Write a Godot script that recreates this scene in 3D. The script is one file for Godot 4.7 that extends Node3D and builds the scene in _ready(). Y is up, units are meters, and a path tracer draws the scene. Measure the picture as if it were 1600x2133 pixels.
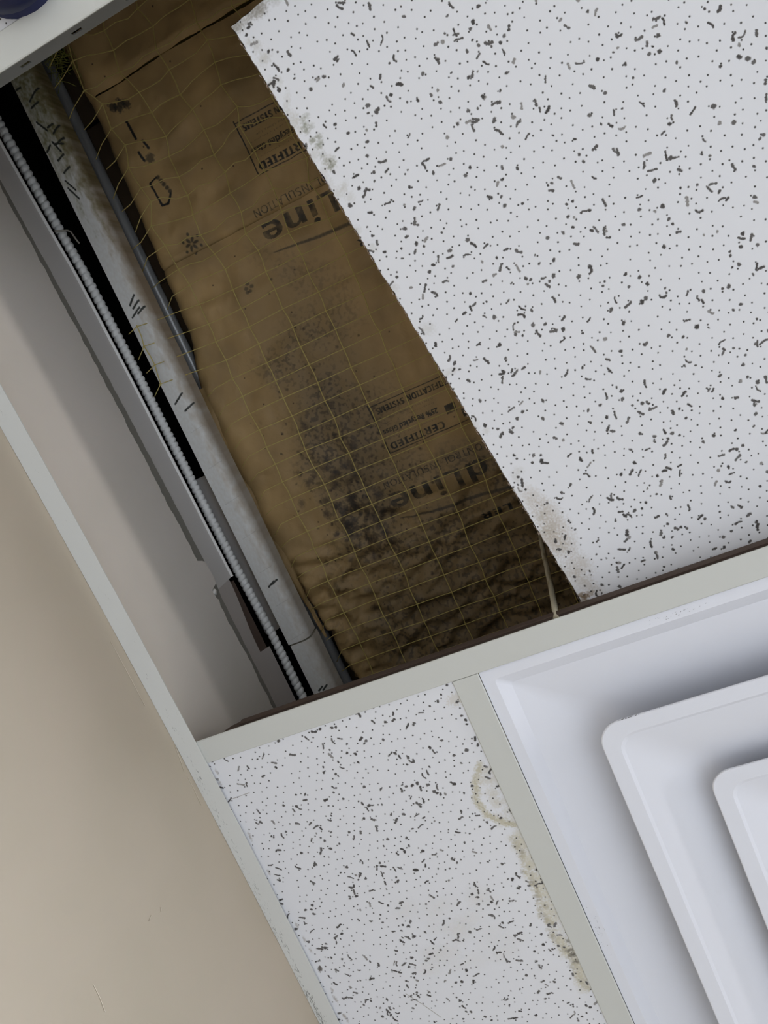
extends Node3D
# Looking up at an opened suspended ceiling beside a wall. x runs away from the wall, y is up, heights h are given above the lens, which is 2 m above the floor.

const EYE := 2.0
const CEIL := 0.585          # underside of the grid above the lens
var o := Vector3.ZERO        # base of the thing being built
var rng := RandomNumberGenerator.new()
var noise := FastNoiseLite.new()
var fine := FastNoiseLite.new()

# ---------------------------------------------------------------- helpers
func P(x: float, h: float, z: float) -> Vector3:
	return Vector3(x, EYE + h, z)

func tool() -> SurfaceTool:
	var st := SurfaceTool.new()
	st.begin(Mesh.PRIMITIVE_TRIANGLES)
	return st

func tri(st: SurfaceTool, a: Vector3, b: Vector3, c: Vector3, ua := Vector2.ZERO, ub := Vector2.ZERO, uc := Vector2.ZERO) -> void:
	st.set_uv(ua); st.add_vertex(a - o)
	st.set_uv(ub); st.add_vertex(b - o)
	st.set_uv(uc); st.add_vertex(c - o)

func quad(st: SurfaceTool, a: Vector3, b: Vector3, c: Vector3, d: Vector3, ua := Vector2.ZERO, ub := Vector2.ZERO, uc := Vector2.ZERO, ud := Vector2.ZERO) -> void:
	tri(st, a, b, c, ua, ub, uc)
	tri(st, a, c, d, ua, uc, ud)

func box(st: SurfaceTool, a: Vector3, b: Vector3) -> void:
	st.set_smooth_group(-1)
	var p := []
	for i in 8:
		p.append(Vector3(b.x if i & 1 else a.x, b.y if i & 2 else a.y, b.z if i & 4 else a.z))
	for f in [[0, 1, 3, 2], [5, 4, 6, 7], [4, 0, 2, 6], [1, 5, 7, 3], [2, 3, 7, 6], [4, 5, 1, 0]]:
		quad(st, p[f[3]], p[f[2]], p[f[1]], p[f[0]])

func grid(st: SurfaceTool, nu: int, nv: int, at: Callable, uv: Callable, group := 0) -> void:
	st.set_smooth_group(group)
	var pts := []
	var uvs := []
	for i in nu + 1:
		for j in nv + 1:
			var q: Vector3 = at.call(float(i) / nu, float(j) / nv)
			pts.append(q)
			uvs.append(uv.call(q, float(i) / nu, float(j) / nv))
	for i in nu:
		for j in nv:
			var a := i * (nv + 1) + j
			var b := a + nv + 1
			quad(st, pts[a], pts[b], pts[b + 1], pts[a + 1], uvs[a], uvs[b], uvs[b + 1], uvs[a + 1])

# a profile of (across, height) pairs pulled along an axis; the profile is closed
func pull(st: SurfaceTool, prof: Array, place: Callable, from: float, to: float, steps := 1, group := -1) -> void:
	st.set_smooth_group(group)
	var n := prof.size()
	for s in steps:
		var t0 := lerpf(from, to, float(s) / steps)
		var t1 := lerpf(from, to, float(s + 1) / steps)
		for k in n:
			var p: Vector2 = prof[k]
			var q: Vector2 = prof[(k + 1) % n]
			var u0 := float(k) / n
			var u1 := float(k + 1) / n
			quad(st, place.call(p, t0), place.call(q, t0), place.call(q, t1), place.call(p, t1), Vector2(u0, t0), Vector2(u1, t0), Vector2(u1, t1), Vector2(u0, t1))
	var flat := PackedVector2Array()
	for p in prof:
		flat.append(p)
	var ids := Geometry2D.triangulate_polygon(flat)
	st.set_smooth_group(-1)
	for t in [from, to]:
		for k in range(0, ids.size(), 3):
			tri(st, place.call(prof[ids[k]], t), place.call(prof[ids[k + 1]], t), place.call(prof[ids[k + 2]], t))

func tube(st: SurfaceTool, pts: Array, r: float, sides := 6, group := 0) -> void:
	st.set_smooth_group(group)
	var rings := []
	for i in pts.size():
		var d: Vector3 = (pts[mini(i + 1, pts.size() - 1)] - pts[maxi(i - 1, 0)]).normalized()
		var up := Vector3.UP if absf(d.y) < 0.9 else Vector3.RIGHT
		var s := d.cross(up).normalized()
		var w := s.cross(d)
		var ring := []
		for k in sides:
			var a := TAU * k / sides
			ring.append(pts[i] + (s * cos(a) + w * sin(a)) * r)
		rings.append(ring)
	for i in pts.size() - 1:
		for k in sides:
			var k2 := (k + 1) % sides
			quad(st, rings[i][k], rings[i + 1][k], rings[i + 1][k2], rings[i][k2], Vector2(float(k) / sides, i), Vector2(float(k) / sides, i + 1), Vector2(float(k + 1) / sides, i + 1), Vector2(float(k + 1) / sides, i))
	for e in [0, pts.size() - 1]:
		for k in sides:
			tri(st, pts[e], rings[e][k], rings[e][(k + 1) % sides])

func numbered(called: String) -> String:
	if not has_node(called):
		return called
	var k := 1
	while has_node("%s_%03d" % [called, k]):
		k += 1
	return "%s_%03d" % [called, k]

func tag(n: Node3D, label: String, category := "", group := "", kind := "") -> Node3D:
	n.set_meta("label", label)
	if category: n.set_meta("category", category)
	if group: n.set_meta("group", group)
	if kind: n.set_meta("kind", kind)
	return n

func thing(called: String, at: Vector3, label: String, category := "", group := "", kind := "") -> Node3D:
	var n := Node3D.new()
	n.name = numbered(called)
	add_child(n, true)
	n.position = at
	o = at
	tag(n, label, category, group, kind)
	return n

func obj(called: String, st: SurfaceTool, m: Material, parent: Node3D = null, label := "") -> MeshInstance3D:
	st.generate_normals()
	var mi := MeshInstance3D.new()
	mi.name = called if parent else numbered(called)
	mi.mesh = st.commit()
	mi.material_override = m
	(parent if parent else self).add_child(mi, true)
	if parent == null:
		mi.position = o
	if label:
		mi.set_meta("label", label)
	return mi

func mat(c: Color, rough := 0.7, metal := 0.0, tex: Texture2D = null, bump: Texture2D = null, depth := 0.1) -> StandardMaterial3D:
	var m := StandardMaterial3D.new()
	m.albedo_color = c
	m.roughness = rough
	m.metallic = metal
	if tex:
		m.albedo_texture = tex
	if bump:
		m.heightmap_enabled = true
		m.heightmap_texture = bump
		m.heightmap_scale = depth
	return m

func rgb(r: float, g: float, b: float) -> Color:
	return Color(r / 255.0, g / 255.0, b / 255.0)

func polyline(pts: Array, t: float) -> float:     # pts: (key, value) with falling or rising keys
	for i in pts.size() - 1:
		var a: Vector2 = pts[i]
		var b: Vector2 = pts[i + 1]
		if (t - a.x) * (t - b.x) <= 0.0:
			return lerpf(a.y, b.y, (t - a.x) / (b.x - a.x)) if a.x != b.x else a.y
	var f: Vector2 = pts[0]
	var l: Vector2 = pts[-1]
	return f.y if absf(t - f.x) < absf(t - l.x) else l.y

# ---------------------------------------------------------------- painting small marks into pictures
func blend_px(im: Image, x: int, y: int, c: Color, a: float) -> void:
	if x < 0 or y < 0 or x >= im.get_width() or y >= im.get_height() or a <= 0.0:
		return
	im.set_pixel(x, y, im.get_pixel(x, y).lerp(c, minf(a, 1.0)))

func blob(im: Image, c: Vector2, along: float, across: float, turn: float, col: Color, alpha := 1.0, rough := 0.35, soft := 0.25) -> void:
	var reach := int(ceil(maxf(along, across) * 1.5)) + 1
	var cs := cos(turn)
	var sn := sin(turn)
	for y in range(int(c.y) - reach, int(c.y) + reach + 1):
		for x in range(int(c.x) - reach, int(c.x) + reach + 1):
			var dx := x + 0.5 - c.x
			var dy := y + 0.5 - c.y
			var u := (dx * cs + dy * sn) / along
			var v := (dy * cs - dx * sn) / across
			var d := sqrt(u * u + v * v) + rough * fine.get_noise_2d(x * 0.95, y * 0.95)
			if d < 1.0 + soft:
				blend_px(im, x, y, col, alpha * clampf((1.0 + soft - d) / (2.0 * soft), 0.0, 1.0))

func stroke(im: Image, pts: Array, w: float, col: Color, alpha := 1.0, rough := 0.3) -> void:
	for i in pts.size() - 1:
		var a: Vector2 = pts[i]
		var b: Vector2 = pts[i + 1]
		var n := int(ceil(a.distance_to(b) / maxf(w * 0.6, 0.7)))
		for k in n + 1:
			blob(im, a.lerp(b, float(k) / maxi(n, 1)), w, w, 0.0, col, alpha, rough)

func fill_tri(im: Image, a: Vector2, b: Vector2, c: Vector2, col: Color, alpha: float) -> void:
	var y0 := int(floor(minf(a.y, minf(b.y, c.y))))
	var y1 := int(ceil(maxf(a.y, maxf(b.y, c.y))))
	for y in range(y0, y1 + 1):
		var lo := 1e9
		var hi := -1e9
		var yy := y + 0.5
		for e in [[a, b], [b, c], [c, a]]:
			var p: Vector2 = e[0]
			var q: Vector2 = e[1]
			if (p.y <= yy) != (q.y <= yy):
				var x := p.x + (yy - p.y) / (q.y - p.y) * (q.x - p.x)
				lo = minf(lo, x)
				hi = maxf(hi, x)
		if hi >= lo:
			for x in range(int(round(lo)), int(round(hi))):
				var wear := clampf(0.75 + 0.6 * noise.get_noise_2d(x * 2.0, y * 2.0), 0.35, 1.0)
				blend_px(im, x, y, col, alpha * wear)

# lettering from a TextMesh, filled into a picture: start, running direction and cap direction in pixels
func letter(im: Image, words: String, start: Vector2, run: Vector2, up: Vector2, length: float, height: float, col: Color, alpha: float, bold := true) -> void:
	var f := SystemFont.new()
	f.font_names = PackedStringArray(["Droid Sans"])
	f.font_weight = 700 if bold else 400
	var tm := TextMesh.new()
	tm.text = words
	tm.font = f
	tm.font_size = 64
	tm.pixel_size = 0.01
	tm.depth = 0.0
	tm.curve_step = 1.0
	var arr := tm.get_mesh_arrays()
	var v: PackedVector3Array = arr[Mesh.ARRAY_VERTEX]
	if v.is_empty():
		return
	var lo := v[0]
	var hi := v[0]
	for p in v:
		lo = lo.min(p)
		hi = hi.max(p)
	var ids: PackedInt32Array = arr[Mesh.ARRAY_INDEX] if arr[Mesh.ARRAY_INDEX] != null else PackedInt32Array(range(v.size()))
	for k in range(0, ids.size(), 3):
		var q := []
		for j in 3:
			var p := v[ids[k + j]]
			q.append(start + run * ((p.x - lo.x) / (hi.x - lo.x) * length) + up * ((p.y - lo.y) / (hi.y - lo.y) * height))
		fill_tri(im, q[0], q[1], q[2], col, alpha)
		if bold and height < 20.0:
			fill_tri(im, q[0] + Vector2(1, 0), q[1] + Vector2(1, 0), q[2] + Vector2(1, 0), col, alpha)

# ---------------------------------------------------------------- pictures
# fissured mineral-fibre face: white paint, with the grey core bare in pinholes and fissures, darkened for their inner shade; returns [colour, relief]
func tile_maps(w: int, hgt: int, ppm: float, sd: int, marks: Callable) -> Array:
	rng.seed = sd
	var im := Image.create(w, hgt, false, Image.FORMAT_RGB8)
	im.fill(rgb(233, 235, 238))
	marks.call(im, ppm)
	var rel := Image.create(w, hgt, false, Image.FORMAT_RGB8)
	rel.fill(Color(0.8, 0.8, 0.8))
	var area := w * hgt / ppm / ppm
	var step := 0.0084 * ppm
	var core := rgb(88, 86, 84)  # bare fibre grey, with the shade inside the pits painted in
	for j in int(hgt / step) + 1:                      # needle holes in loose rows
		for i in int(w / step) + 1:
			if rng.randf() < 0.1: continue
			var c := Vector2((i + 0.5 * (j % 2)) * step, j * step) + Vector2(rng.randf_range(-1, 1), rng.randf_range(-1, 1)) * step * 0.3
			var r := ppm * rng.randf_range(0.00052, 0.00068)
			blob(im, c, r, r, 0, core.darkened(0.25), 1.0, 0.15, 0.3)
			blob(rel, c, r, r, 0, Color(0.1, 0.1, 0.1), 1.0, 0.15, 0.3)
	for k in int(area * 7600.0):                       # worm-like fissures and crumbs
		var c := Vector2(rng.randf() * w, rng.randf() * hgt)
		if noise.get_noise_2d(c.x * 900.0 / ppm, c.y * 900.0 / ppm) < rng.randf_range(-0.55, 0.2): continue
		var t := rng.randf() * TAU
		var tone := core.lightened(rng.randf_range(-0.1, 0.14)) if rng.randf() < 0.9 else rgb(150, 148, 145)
		var kind := rng.randf()
		if kind < 0.55:
			var l := ppm * rng.randf_range(0.0009, 0.0018)
			var s := l * rng.randf_range(0.6, 0.95)
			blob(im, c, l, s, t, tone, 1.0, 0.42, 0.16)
			blob(rel, c, l, s, t, Color(0.15, 0.15, 0.15), 1.0, 0.6)
		else:
			var n := 3 + int(rng.randf() * 3.0)
			var q := c
			var turn := t
			var line := [q]
			for m in n:
				turn += rng.randf_range(-0.6, 0.6)
				q += Vector2(cos(turn), sin(turn)) * ppm * rng.randf_range(0.0009, 0.0017)
				line.append(q)
			var wd := ppm * rng.randf_range(0.0006, 0.0011)
			for m in line.size() - 1:
				var mid: Vector2 = (line[m] + line[m + 1]) * 0.5
				var d: Vector2 = line[m + 1] - line[m]
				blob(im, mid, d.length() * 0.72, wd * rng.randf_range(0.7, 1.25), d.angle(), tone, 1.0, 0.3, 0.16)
				blob(rel, mid, d.length() * 0.75, wd, d.angle(), Color(0.12, 0.12, 0.12), 1.0, 0.5)
	return [ImageTexture.create_from_image(im), ImageTexture.create_from_image(rel)]

const PAPER := Rect2(-0.46, -0.52, 0.64, 1.22)    # stretch of x and z that the paper print covers
const PPM := 1500.0

func paper_px(x: float, z: float) -> Vector2:
	return Vector2(x - PAPER.position.x, z - PAPER.position.y) * PPM

func paper_maps() -> Array:
	rng.seed = 77
	var w := int(PAPER.size.x * PPM)
	var hgt := int(PAPER.size.y * PPM)
	var data := PackedByteArray()
	data.resize(w * hgt * 3)
	var big := FastNoiseLite.new()
	big.seed = 5; big.frequency = 0.006; big.fractal_octaves = 4
	var spk := FastNoiseLite.new()
	spk.seed = 9; spk.frequency = 0.075; spk.fractal_octaves = 3
	var a := big.get_image(w, hgt, false, false, false)
	var b := spk.get_image(w, hgt, false, false, false)
	var an := a.get_data()
	var bn := b.get_data()
	for y in hgt:
		var z := PAPER.position.y + y / PPM
		for x in w:
			var i := y * w + x
			var px := PAPER.position.x + x / PPM
			var n := an[i] / 255.0 - 0.5
			var s := bn[i] / 255.0
			# how far the damp has spread mould over the sheet
			var dx := (px + 0.248) / 0.095
			var dz := (z + 0.075) / 0.23
			var m := clampf(1.25 - sqrt(dx * dx + dz * dz) + n * 1.3, 0.0, 1.0)
			m = maxf(m, 0.95 * clampf((-0.16 - z) * 7.0 + n * 2.0 + px * 2.0 + 0.7, 0.0, 1.0)) * clampf((px + 0.385 + n * 0.1) * 12.0, 0.0, 1.0)
			var k := 1.0 + n * 0.35
			var dark := m * (0.40 + 0.28 * smoothstep(0.5, 0.72, s + n * 0.25))
			var ru := 188.0 * k
			var gu := 156.0 * k
			var bu := 104.0 * k
			data[i * 3] = int(clampf(lerpf(ru, 44.0, dark), 0, 255))
			data[i * 3 + 1] = int(clampf(lerpf(gu, 39.0, dark), 0, 255))
			data[i * 3 + 2] = int(clampf(lerpf(bu, 33.0, dark), 0, 255))
	var im := Image.create_from_data(w, hgt, false, Image.FORMAT_RGB8, data)
	# single mould colonies
	for k in 420:
		var c := Vector2(rng.randfn(-0.25, 0.045), rng.randfn(-0.12, 0.1))
		var r := PPM * rng.randf_range(0.0007, 0.0022)
		if k < 80: c = Vector2(rng.randfn(-0.278, 0.024), rng.randfn(-0.150, 0.06))
		if k < 80: r = PPM * rng.randf_range(0.003, 0.0062)
		blob(im, paper_px(c.x, c.y), r, r * rng.randf_range(0.6, 1.0), rng.randf() * 3.0, rgb(44, 36, 28), rng.randf_range(0.32, 0.68), 0.5, 0.6)
	for k in 60:
		var c := paper_px(rng.randf_range(-0.36, 0.1), rng.randf_range(-0.4, 0.55))
		blob(im, c, 1.6, 1.4, 0, rgb(50, 36, 24), 0.7)
	# the maker's print, repeated along the roll; it reads towards the wall
	var ink := rgb(30, 30, 30)
	for rep in 2:
		var s := Vector2(-0.0085 * rep, 0.386 * rep)
		var run := Vector2(-1, 0)
		var up := Vector2(0, -1)
		var put := func(words: String, x: float, z: float, length: float, height: float, alpha: float, bold := true) -> void:
			letter(im, words, paper_px(x + s.x, z + s.y), run, up, length * PPM, height * PPM, ink, alpha * 0.86, bold)
		put.call("CERTIFICATION SYSTEMS", -0.077, -0.0392, 0.1168, 0.0085, 0.8)
		put.call("25% Recycled Glass", -0.1176, -0.0670, 0.0785, 0.0098, 0.8)
		put.call("The glass content of this product", -0.1176, -0.0605, 0.0785, 0.003, 0.45, false)
		put.call("is certified for mineral fiber", -0.1176, -0.0552, 0.066, 0.003, 0.45, false)
		put.call("This facility is inspected yearly", -0.1165, -0.0812, 0.0775, 0.003, 0.45, false)
		put.call("CERTIFIED", -0.1162, -0.0885, 0.0777, 0.0098, 0.85)
		put.call("CONTROL INSULATION", -0.0735, -0.1345, 0.1515, 0.0092, 0.85, false)
		put.call("dLine", -0.0860, -0.1525, 0.1400, 0.0300, 0.88)
		put.call("LER", -0.0770, -0.2230, 0.0420, 0.0105, 0.8)
		var e := rgb(36, 34, 32)
		stroke(im, [paper_px(-0.2013 + s.x, -0.0315 + s.y), paper_px(-0.1984 + s.x, -0.1015 + s.y)], 1.0, e, 0.9)
		stroke(im, [paper_px(-0.2013 + s.x, -0.0345 + s.y), paper_px(-0.06 + s.x, -0.0345 + s.y)], 0.8, e, 0.6)
		stroke(im, [paper_px(-0.1984 + s.x, -0.1015 + s.y), paper_px(-0.06 + s.x, -0.1000 + s.y)], 0.8, e, 0.6)
		for k in 70:                                    # the crescent under the name
			var t := k / 69.0
			blob(im, paper_px(lerpf(-0.2215, -0.05, t) + s.x, -0.190 - 0.0125 * t - 0.004 * sin(t * 3.1) + s.y), 4.0, 1.0 + 7.0 * t * (1.2 - t), 0, ink, 0.3, 0.2)
		for q in [[-0.1075, -0.0935, -0.0715, -0.083], [-0.089, -0.079, -0.084, -0.0945]]:
			var c0 := paper_px(q[0] + s.x, q[2] + s.y)
			var c1 := paper_px(q[1] + s.x, q[3] + s.y)
			fill_tri(im, c0, Vector2(c1.x, c0.y), c1, ink, 0.75)
			fill_tri(im, c0, c1, Vector2(c0.x, c1.y), ink, 0.75)
		# small handling signs near the edge of the sheet
		if rep == 0:
			for k in 6:
				var t := k * TAU / 6.0
				var c := Vector2(-0.3267 + 0.0058 * cos(t), 0.2518 + 0.0058 * sin(t))
				blob(im, paper_px(c.x, c.y), 5.6, 2.8, t, ink, 0.6, 0.1)
				blob(im, paper_px(-0.3267 + 0.0125 * cos(t + 0.5), 0.2518 + 0.0125 * sin(t + 0.5)), 3.0, 2.6, t, ink, 0.6, 0.1)
			stroke(im, [paper_px(-0.343, 0.340), paper_px(-0.342, 0.311), paper_px(-0.333, 0.309), paper_px(-0.323, 0.318)], 2.0, ink, 0.6)
			stroke(im, [paper_px(-0.343, 0.340), paper_px(-0.331, 0.342)], 1.6, ink, 0.6)
			for k in 5:
				blob(im, paper_px(-0.329 + 0.0016 * k, 0.341 - 0.0052 * k), 4.2, 3.6, 0, ink, 0.6, 0.1)
			blob(im, paper_px(-0.3277, 0.366), 9, 8, 0.4, ink, 0.5, 0.4)
			stroke(im, [paper_px(-0.338, 0.378), paper_px(-0.336, 0.366)], 2.2, ink, 0.6)
			stroke(im, [paper_px(-0.327, 0.388), paper_px(-0.324, 0.377)], 2.2, ink, 0.6)
			stroke(im, [paper_px(-0.337, 0.418), paper_px(-0.334, 0.394)], 2.4, ink, 0.7)
			for k in 4:
				blob(im, paper_px(-0.345 + 0.006 * k, 0.44 - 0.004 * (k % 2)), 6, 10, 0.5, ink, 0.6, 0.5)
			for k in 5:
				blob(im, paper_px(-0.285 + 0.004 * (k % 3), 0.166 + 0.005 * (k / 2)), 4, 3.4, 0, ink, 0.4, 0.3)
	# creases of the kraft paper, as relief
	var cr := FastNoiseLite.new()
	cr.seed = 31; cr.frequency = 0.011; cr.fractal_type = FastNoiseLite.FRACTAL_RIDGED; cr.fractal_octaves = 4
	cr.domain_warp_enabled = true; cr.domain_warp_amplitude = 40.0
	var rel := cr.get_image(w / 2, hgt / 2, false, false, false)
	rel.convert(Image.FORMAT_RGB8)
	return [ImageTexture.create_from_image(im), ImageTexture.create_from_image(rel)]

const BEAM := Rect2(-0.43, -0.75, 0.06, 1.5)
func beam_map() -> ImageTexture:
	rng.seed = 12
	var w := 128
	var hgt := 2048
	var kx := w / BEAM.size.x
	var kz := hgt / BEAM.size.y
	var im := Image.create(w, hgt, false, Image.FORMAT_RGB8)
	for y in hgt:
		var z := BEAM.position.y + y / kz
		for x in w:
			var px := BEAM.position.x + x / kx
			var n := noise.get_noise_2d(x * 2.2, y * 1.3)
			var n2 := fine.get_noise_2d(x * 0.6, y * 0.6)
			var edge := clampf((px + 0.402 + n * 0.011) * 60.0, 0.0, 1.0)            # damp brown towards the batt
			var top := clampf((z - 0.33 + n * 0.12 + (px + 0.41) * 2.0) * 7.0, 0.0, 1.0)
			var c := rgb(228, 226, 220).lerp(rgb(158, 134, 102), edge * clampf(0.45 + z * 0.7, 0.15, 0.8) + 0.08 * n2)
			c = c.lerp(rgb(112, 106, 62), top * (0.6 + 0.4 * n2))
			im.set_pixel(x, y, c)
	var m := func(x: float, z: float) -> Vector2:
		return Vector2((x - BEAM.position.x) * kx, (z - BEAM.position.y) * kz)
	var line := func(a: float, b: float, c: float, d: float, wd := 2.0, al := 0.85) -> void:
		var p: Vector2 = m.call(a, b)
		var q: Vector2 = m.call(c, d)
		for k in 37:
			blob(im, p.lerp(q, k / 36.0), wd * 1.0, wd * 0.75, 0, rgb(52, 52, 46), al, 0.4)
	for t in [[-0.408, 0.202, -0.397, 0.211], [-0.406, 0.197, -0.395, 0.203], [-0.412, 0.188, -0.398, 0.195], [-0.403, 0.189, -0.392, 0.194], [-0.412, 0.071, -0.397, 0.080], [-0.404, 0.058, -0.391, 0.063],
			[-0.407, -0.195, -0.397, -0.190], [-0.401, -0.193, -0.393, -0.190], [-0.408, -0.356, -0.401, -0.352], [-0.402, -0.357, -0.394, -0.352]]:
		line.call(t[0], t[1], t[2], t[3])
	for t in [[-0.417, 0.475, -0.411, 0.475], [-0.408, 0.457, -0.392, 0.466], [-0.410, 0.450, -0.399, 0.452], [-0.412, 0.434, -0.404, 0.420], [-0.402, 0.423, -0.395, 0.424], [-0.399, 0.414, -0.390, 0.421], [-0.417, 0.400, -0.409, 0.405],
			[-0.405, 0.407, -0.400, 0.393], [-0.402, 0.402, -0.391, 0.406], [-0.409, 0.386, -0.399, 0.389], [-0.409, 0.371, -0.399, 0.374], [-0.412, 0.363, -0.405, 0.348], [-0.413, 0.354, -0.406, 0.338], [-0.404, 0.404, -0.394, 0.400]]:
		line.call(t[0], t[1], t[2], t[3], 1.9, 0.9)
	for k in 7:                                        # faint dark lines across the beam
		var z := 0.03 - k * 0.0507
		line.call(-0.411, z, -0.391, z + 0.003, 0.7, 0.12)
	return ImageTexture.create_from_image(im)

func grime_map(w: int, hgt: int, base: Color, dirt: Color, sd: int, where: Callable) -> ImageTexture:
	fine.seed = sd
	var im := Image.create(w, hgt, false, Image.FORMAT_RGB8)
	for y in hgt:
		for x in w:
			var u := float(x) / w
			var v := float(y) / hgt
			var amount: float = where.call(u, v)
			var s := fine.get_noise_2d(x * 0.9, y * 0.9) * 0.5 + 0.5 + noise.get_noise_2d(x * 1.4, y * 1.4) * 0.35
			im.set_pixel(x, y, base.lerp(dirt, clampf((s - 1.0 + amount) * 3.0, 0.0, 1.0) * 0.75))
	fine.seed = 3
	return ImageTexture.create_from_image(im)

# ---------------------------------------------------------------- the scene
func _ready() -> void:
	noise.seed = 2; noise.frequency = 0.02; noise.fractal_octaves = 4
	fine.seed = 3; fine.frequency = 0.16; fine.fractal_octaves = 2
	setup_view()
	build_room()
	build_grid()
	build_tiles()
	build_diffuser()
	build_wall_head()
	build_beam_and_pipes()
	build_batts()
	build_net()
	build_small()

func setup_view() -> void:
	var cam := Camera3D.new()
	cam.name = "camera"
	var right := Vector3(0.9016170, 0.1509839, -0.4053278)
	var down := Vector3(-0.3619089, -0.2498552, -0.8981060)
	var fwd := right.cross(down).normalized()
	cam.transform = Transform3D(Basis(right.normalized(), -down.normalized(), -fwd).orthonormalized(), Vector3(0, EYE, 0))
	cam.fov = rad_to_deg(2.0 * atan(1066.5 / 1533.22))
	cam.near = 0.02
	cam.far = 60.0
	cam.current = true
	add_child(cam)
	var sky_mat := ProceduralSkyMaterial.new()
	sky_mat.sky_top_color = rgb(150, 185, 230)
	sky_mat.sky_horizon_color = rgb(222, 230, 240)
	sky_mat.ground_horizon_color = rgb(190, 188, 180)
	sky_mat.ground_bottom_color = rgb(130, 125, 115)
	var sky := Sky.new()
	sky.sky_material = sky_mat
	var env := Environment.new()
	env.background_mode = Environment.BG_SKY
	env.sky = sky
	env.tonemap_mode = Environment.TONE_MAPPER_LINEAR
	env.tonemap_exposure = 0.825
	env.sdfgi_enabled = true
	env.ssao_enabled = true
	env.ssil_enabled = true
	var we := WorldEnvironment.new()
	we.name = "world"
	we.environment = env
	add_child(we)
	# daylight in the window of the room, and unseen ceiling panels added for floor bounce
	day("daylight", Vector3(6.9, 1.46, -0.4), Vector3(-1, 0, 0), Vector2(3.2, 0.32), 10.5, rgb(248, 243, 242))
	for p in ADDED_PANELS:
		day("added_panel_light", Vector3(p.x, EYE + CEIL - 0.012, p.y), Vector3(0, -1, 0), Vector2(1.1, 0.5), 5.4)

const ADDED_PANELS := [Vector2(1.2, 0.1), Vector2(1.2, 1.2), Vector2(3.4, -0.6)]  # lamps added out of view, their floor bounce brightens the void

func day(called: String, at: Vector3, towards: Vector3, size: Vector2, energy: float, tint := rgb(237, 243, 255)) -> void:
	var l := AreaLight3D.new()
	l.name = called
	l.area_size = size
	l.light_color = tint
	l.light_energy = energy
	l.area_range = 20.0
	l.area_attenuation = 2.0
	l.shadow_enabled = true
	add_child(l)
	l.look_at_from_position(at, at + towards, Vector3.UP if absf(towards.y) < 0.5 else Vector3.FORWARD)

func wall_x(z: float) -> float:     # the old wall bows a little along its length
	var d := clampf(z + 0.2, -0.6, 0.6)
	return -0.4266 + 0.0021 - 0.042 * d * d

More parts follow.
